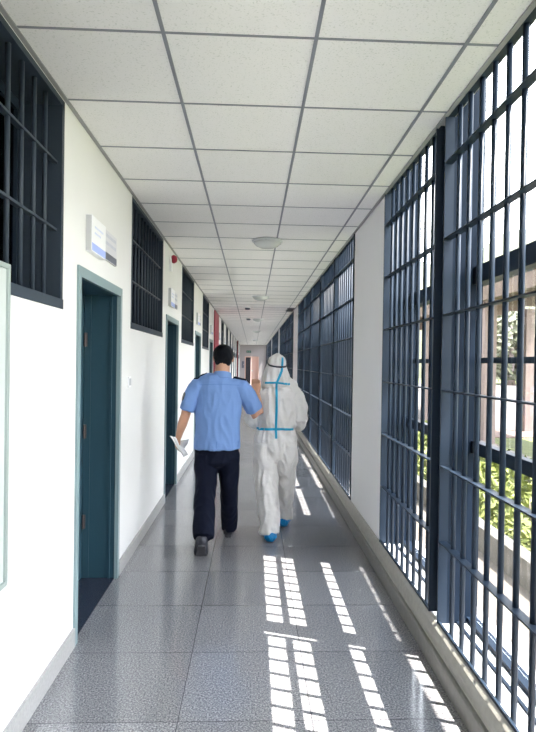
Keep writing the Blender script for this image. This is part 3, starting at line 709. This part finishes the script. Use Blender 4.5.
bm = bmesh.new(); limb(bm, [(x, y+.105, z+.0, .07, .012), (x, y+.108, z-.04, .07, .018), (x, y+.09, z-.09, .05, .018)], 16); obj('face_mask', bm, mat('mask_white', (.75, .8, .85), .7), ppe, smooth=True)
bm = bmesh.new()   # coverall with hood, sleeves and legs
limb(bm, L((.224, 5.225, 1.662, .05, .055), (.224, 5.222, 1.648, .076, .085), (.222, 5.22, 1.61, .088, .10), (.222, 5.212, 1.55, .098, .108), (.222, 5.205, 1.48, .108, .115), (.220, 5.20, 1.425, .116, .12), (.222, 5.20, 1.395, .13, .11)), 28)
limb(bm, L((.225, 5.215, 1.41, .125, .08), (.235, 5.22, 1.385, .18, .10), (.24, 5.22, 1.33, .203, .125), (.24, 5.22, 1.2, .192, .14), (.235, 5.22, 1.07, .178, .138), (.228, 5.22, .995, .160, .122), (.224, 5.22, .9, .192, .145), (.223, 5.22, .82, .192, .146), (.223, 5.22, .73, .172, .125), (.223, 5.22, .68, .10, .08)), 32)
limb(bm, L((.37, 5.22, 1.34, .075), (.412, 5.215, 1.27, .074), (.438, 5.205, 1.17, .070), (.448, 5.2, 1.09, .070), (.44, 5.26, 1.04, .066), (.40, 5.35, 1.03, .055), (.375, 5.41, 1.03, .042)), 20, ref=(.3, .4, .6), cap=False)
limb(bm, L((.10, 5.22, 1.34, .075), (.045, 5.22, 1.27, .072), (.015, 5.23, 1.17, .068), (.0, 5.245, 1.07, .068), (.03, 5.31, 1.03, .06), (.07, 5.39, 1.03, .05), (.09, 5.43, 1.03, .042)), 20, ref=(.3, .4, .6), cap=False)
limb(bm, L((.125, 5.22, .85, .098, .135), (.128, 5.215, .72, .108, .135), (.134, 5.2, .6, .104, .12), (.148, 5.15, .46, .098, .11), (.163, 5.10, .32, .09, .10), (.175, 5.06, .18, .084, .095), (.180, 5.045, .075, .088, .098)), 24, cap=False)
limb(bm, L((.32, 5.22, .85, .098, .135), (.32, 5.225, .72, .104, .135), (.325, 5.27, .6, .094, .115), (.332, 5.34, .46, .082, .10), (.334, 5.41, .32, .073, .09), (.333, 5.47, .19, .068, .085), (.332, 5.5, .10, .07, .088)), 24, cap=False)
# face opening of the hood
suit = fuse('coverall', bm, M_suit, ppe, .0085, 2, .019, .085, 2.0)
bt = bvh_of(suit)
me = suit.data; bm = bmesh.new(); bm.from_mesh(me)
kill = [v for v in bm.verts if v.co.y > .03 and ((v.co.x-HC[0])/.062)**2+((v.co.z-HC[2]+.01)/.085)**2 < 1]
bmesh.ops.delete(bm, geom=kill, context='VERTS'); bm.to_mesh(me); bm.free()
sx0 = -.0
strip('seam_tape', [(.055, 1.655), (.052, 1.60), (.046, 1.53), (.018, 1.46), (.0, 1.42)], .021, M_tape, suit, bt)
strip('seam_tape', [(.0, 1.42), (.003, 1.2), (0, 1.0), (.004, .915)], .021, M_tape, suit, bt)
strip('seam_tape', [(-.13, 1.418), (0, 1.422), (.125, 1.408)], .018, M_tape, suit, bt)
strip('seam_tape', [(-.175, .990), (-.05, .998), (.05, 1.0), (.165, .992)], .022, M_tape, suit, bt)
# goggle strap around the hood
bm = bmesh.new(); rows = []; n = 48
for k in range(n):
    a = 2*PI*k/n; dv = Vector((math.cos(a), math.sin(a), 0)); zc = 1.602-.036*(-math.sin(a)) if math.sin(a) < 0 else 1.602
    zc = zc-.012*math.cos(a)
    c0 = Vector((0, 0, zc)); h = bt.ray_cast(c0+dv*.4, -dv); p = h[0]+dv*.004 if h[0] else c0+dv*.1
    rows.append([bm.verts.new(p+Vector((0, 0, s_*.008))+dv*t_) for s_, t_ in ((-1, 0), (1, 0), (1, -.006), (-1, -.006))])
for k in range(n):
    A, C = rows[k], rows[(k+1)%n]
    for j in range(4): bm.faces.new((A[j], A[(j+1)%4], C[(j+1)%4], C[j]))
obj('goggle_strap', bm, M_strap, ppe, smooth=True)
bm = bmesh.new(); limb(bm, [(x-.08, y+.085, z+.015, .03, .02), (x-.04, y+.115, z+.015, .032, .02), (x+.04, y+.115, z+.015, .032, .02), (x+.08, y+.085, z+.015, .03, .02)], 14, ref=(0, 1, 0))
obj('goggles', bm, glass('goggle_lens', (.8, .85, .9), 1), ppe, smooth=True)
shoe(L((.18, 5.14, .004))[0], (.0, 1, 0), 0, M_cover, None, ppe, 'shoe_cover', 1.35, False, 1.0)
shoe(L((.335, 5.60, .004))[0], (.1, 1, 0), 0, M_cover, None, ppe, 'shoe_cover', 1.3, False, 1.0)
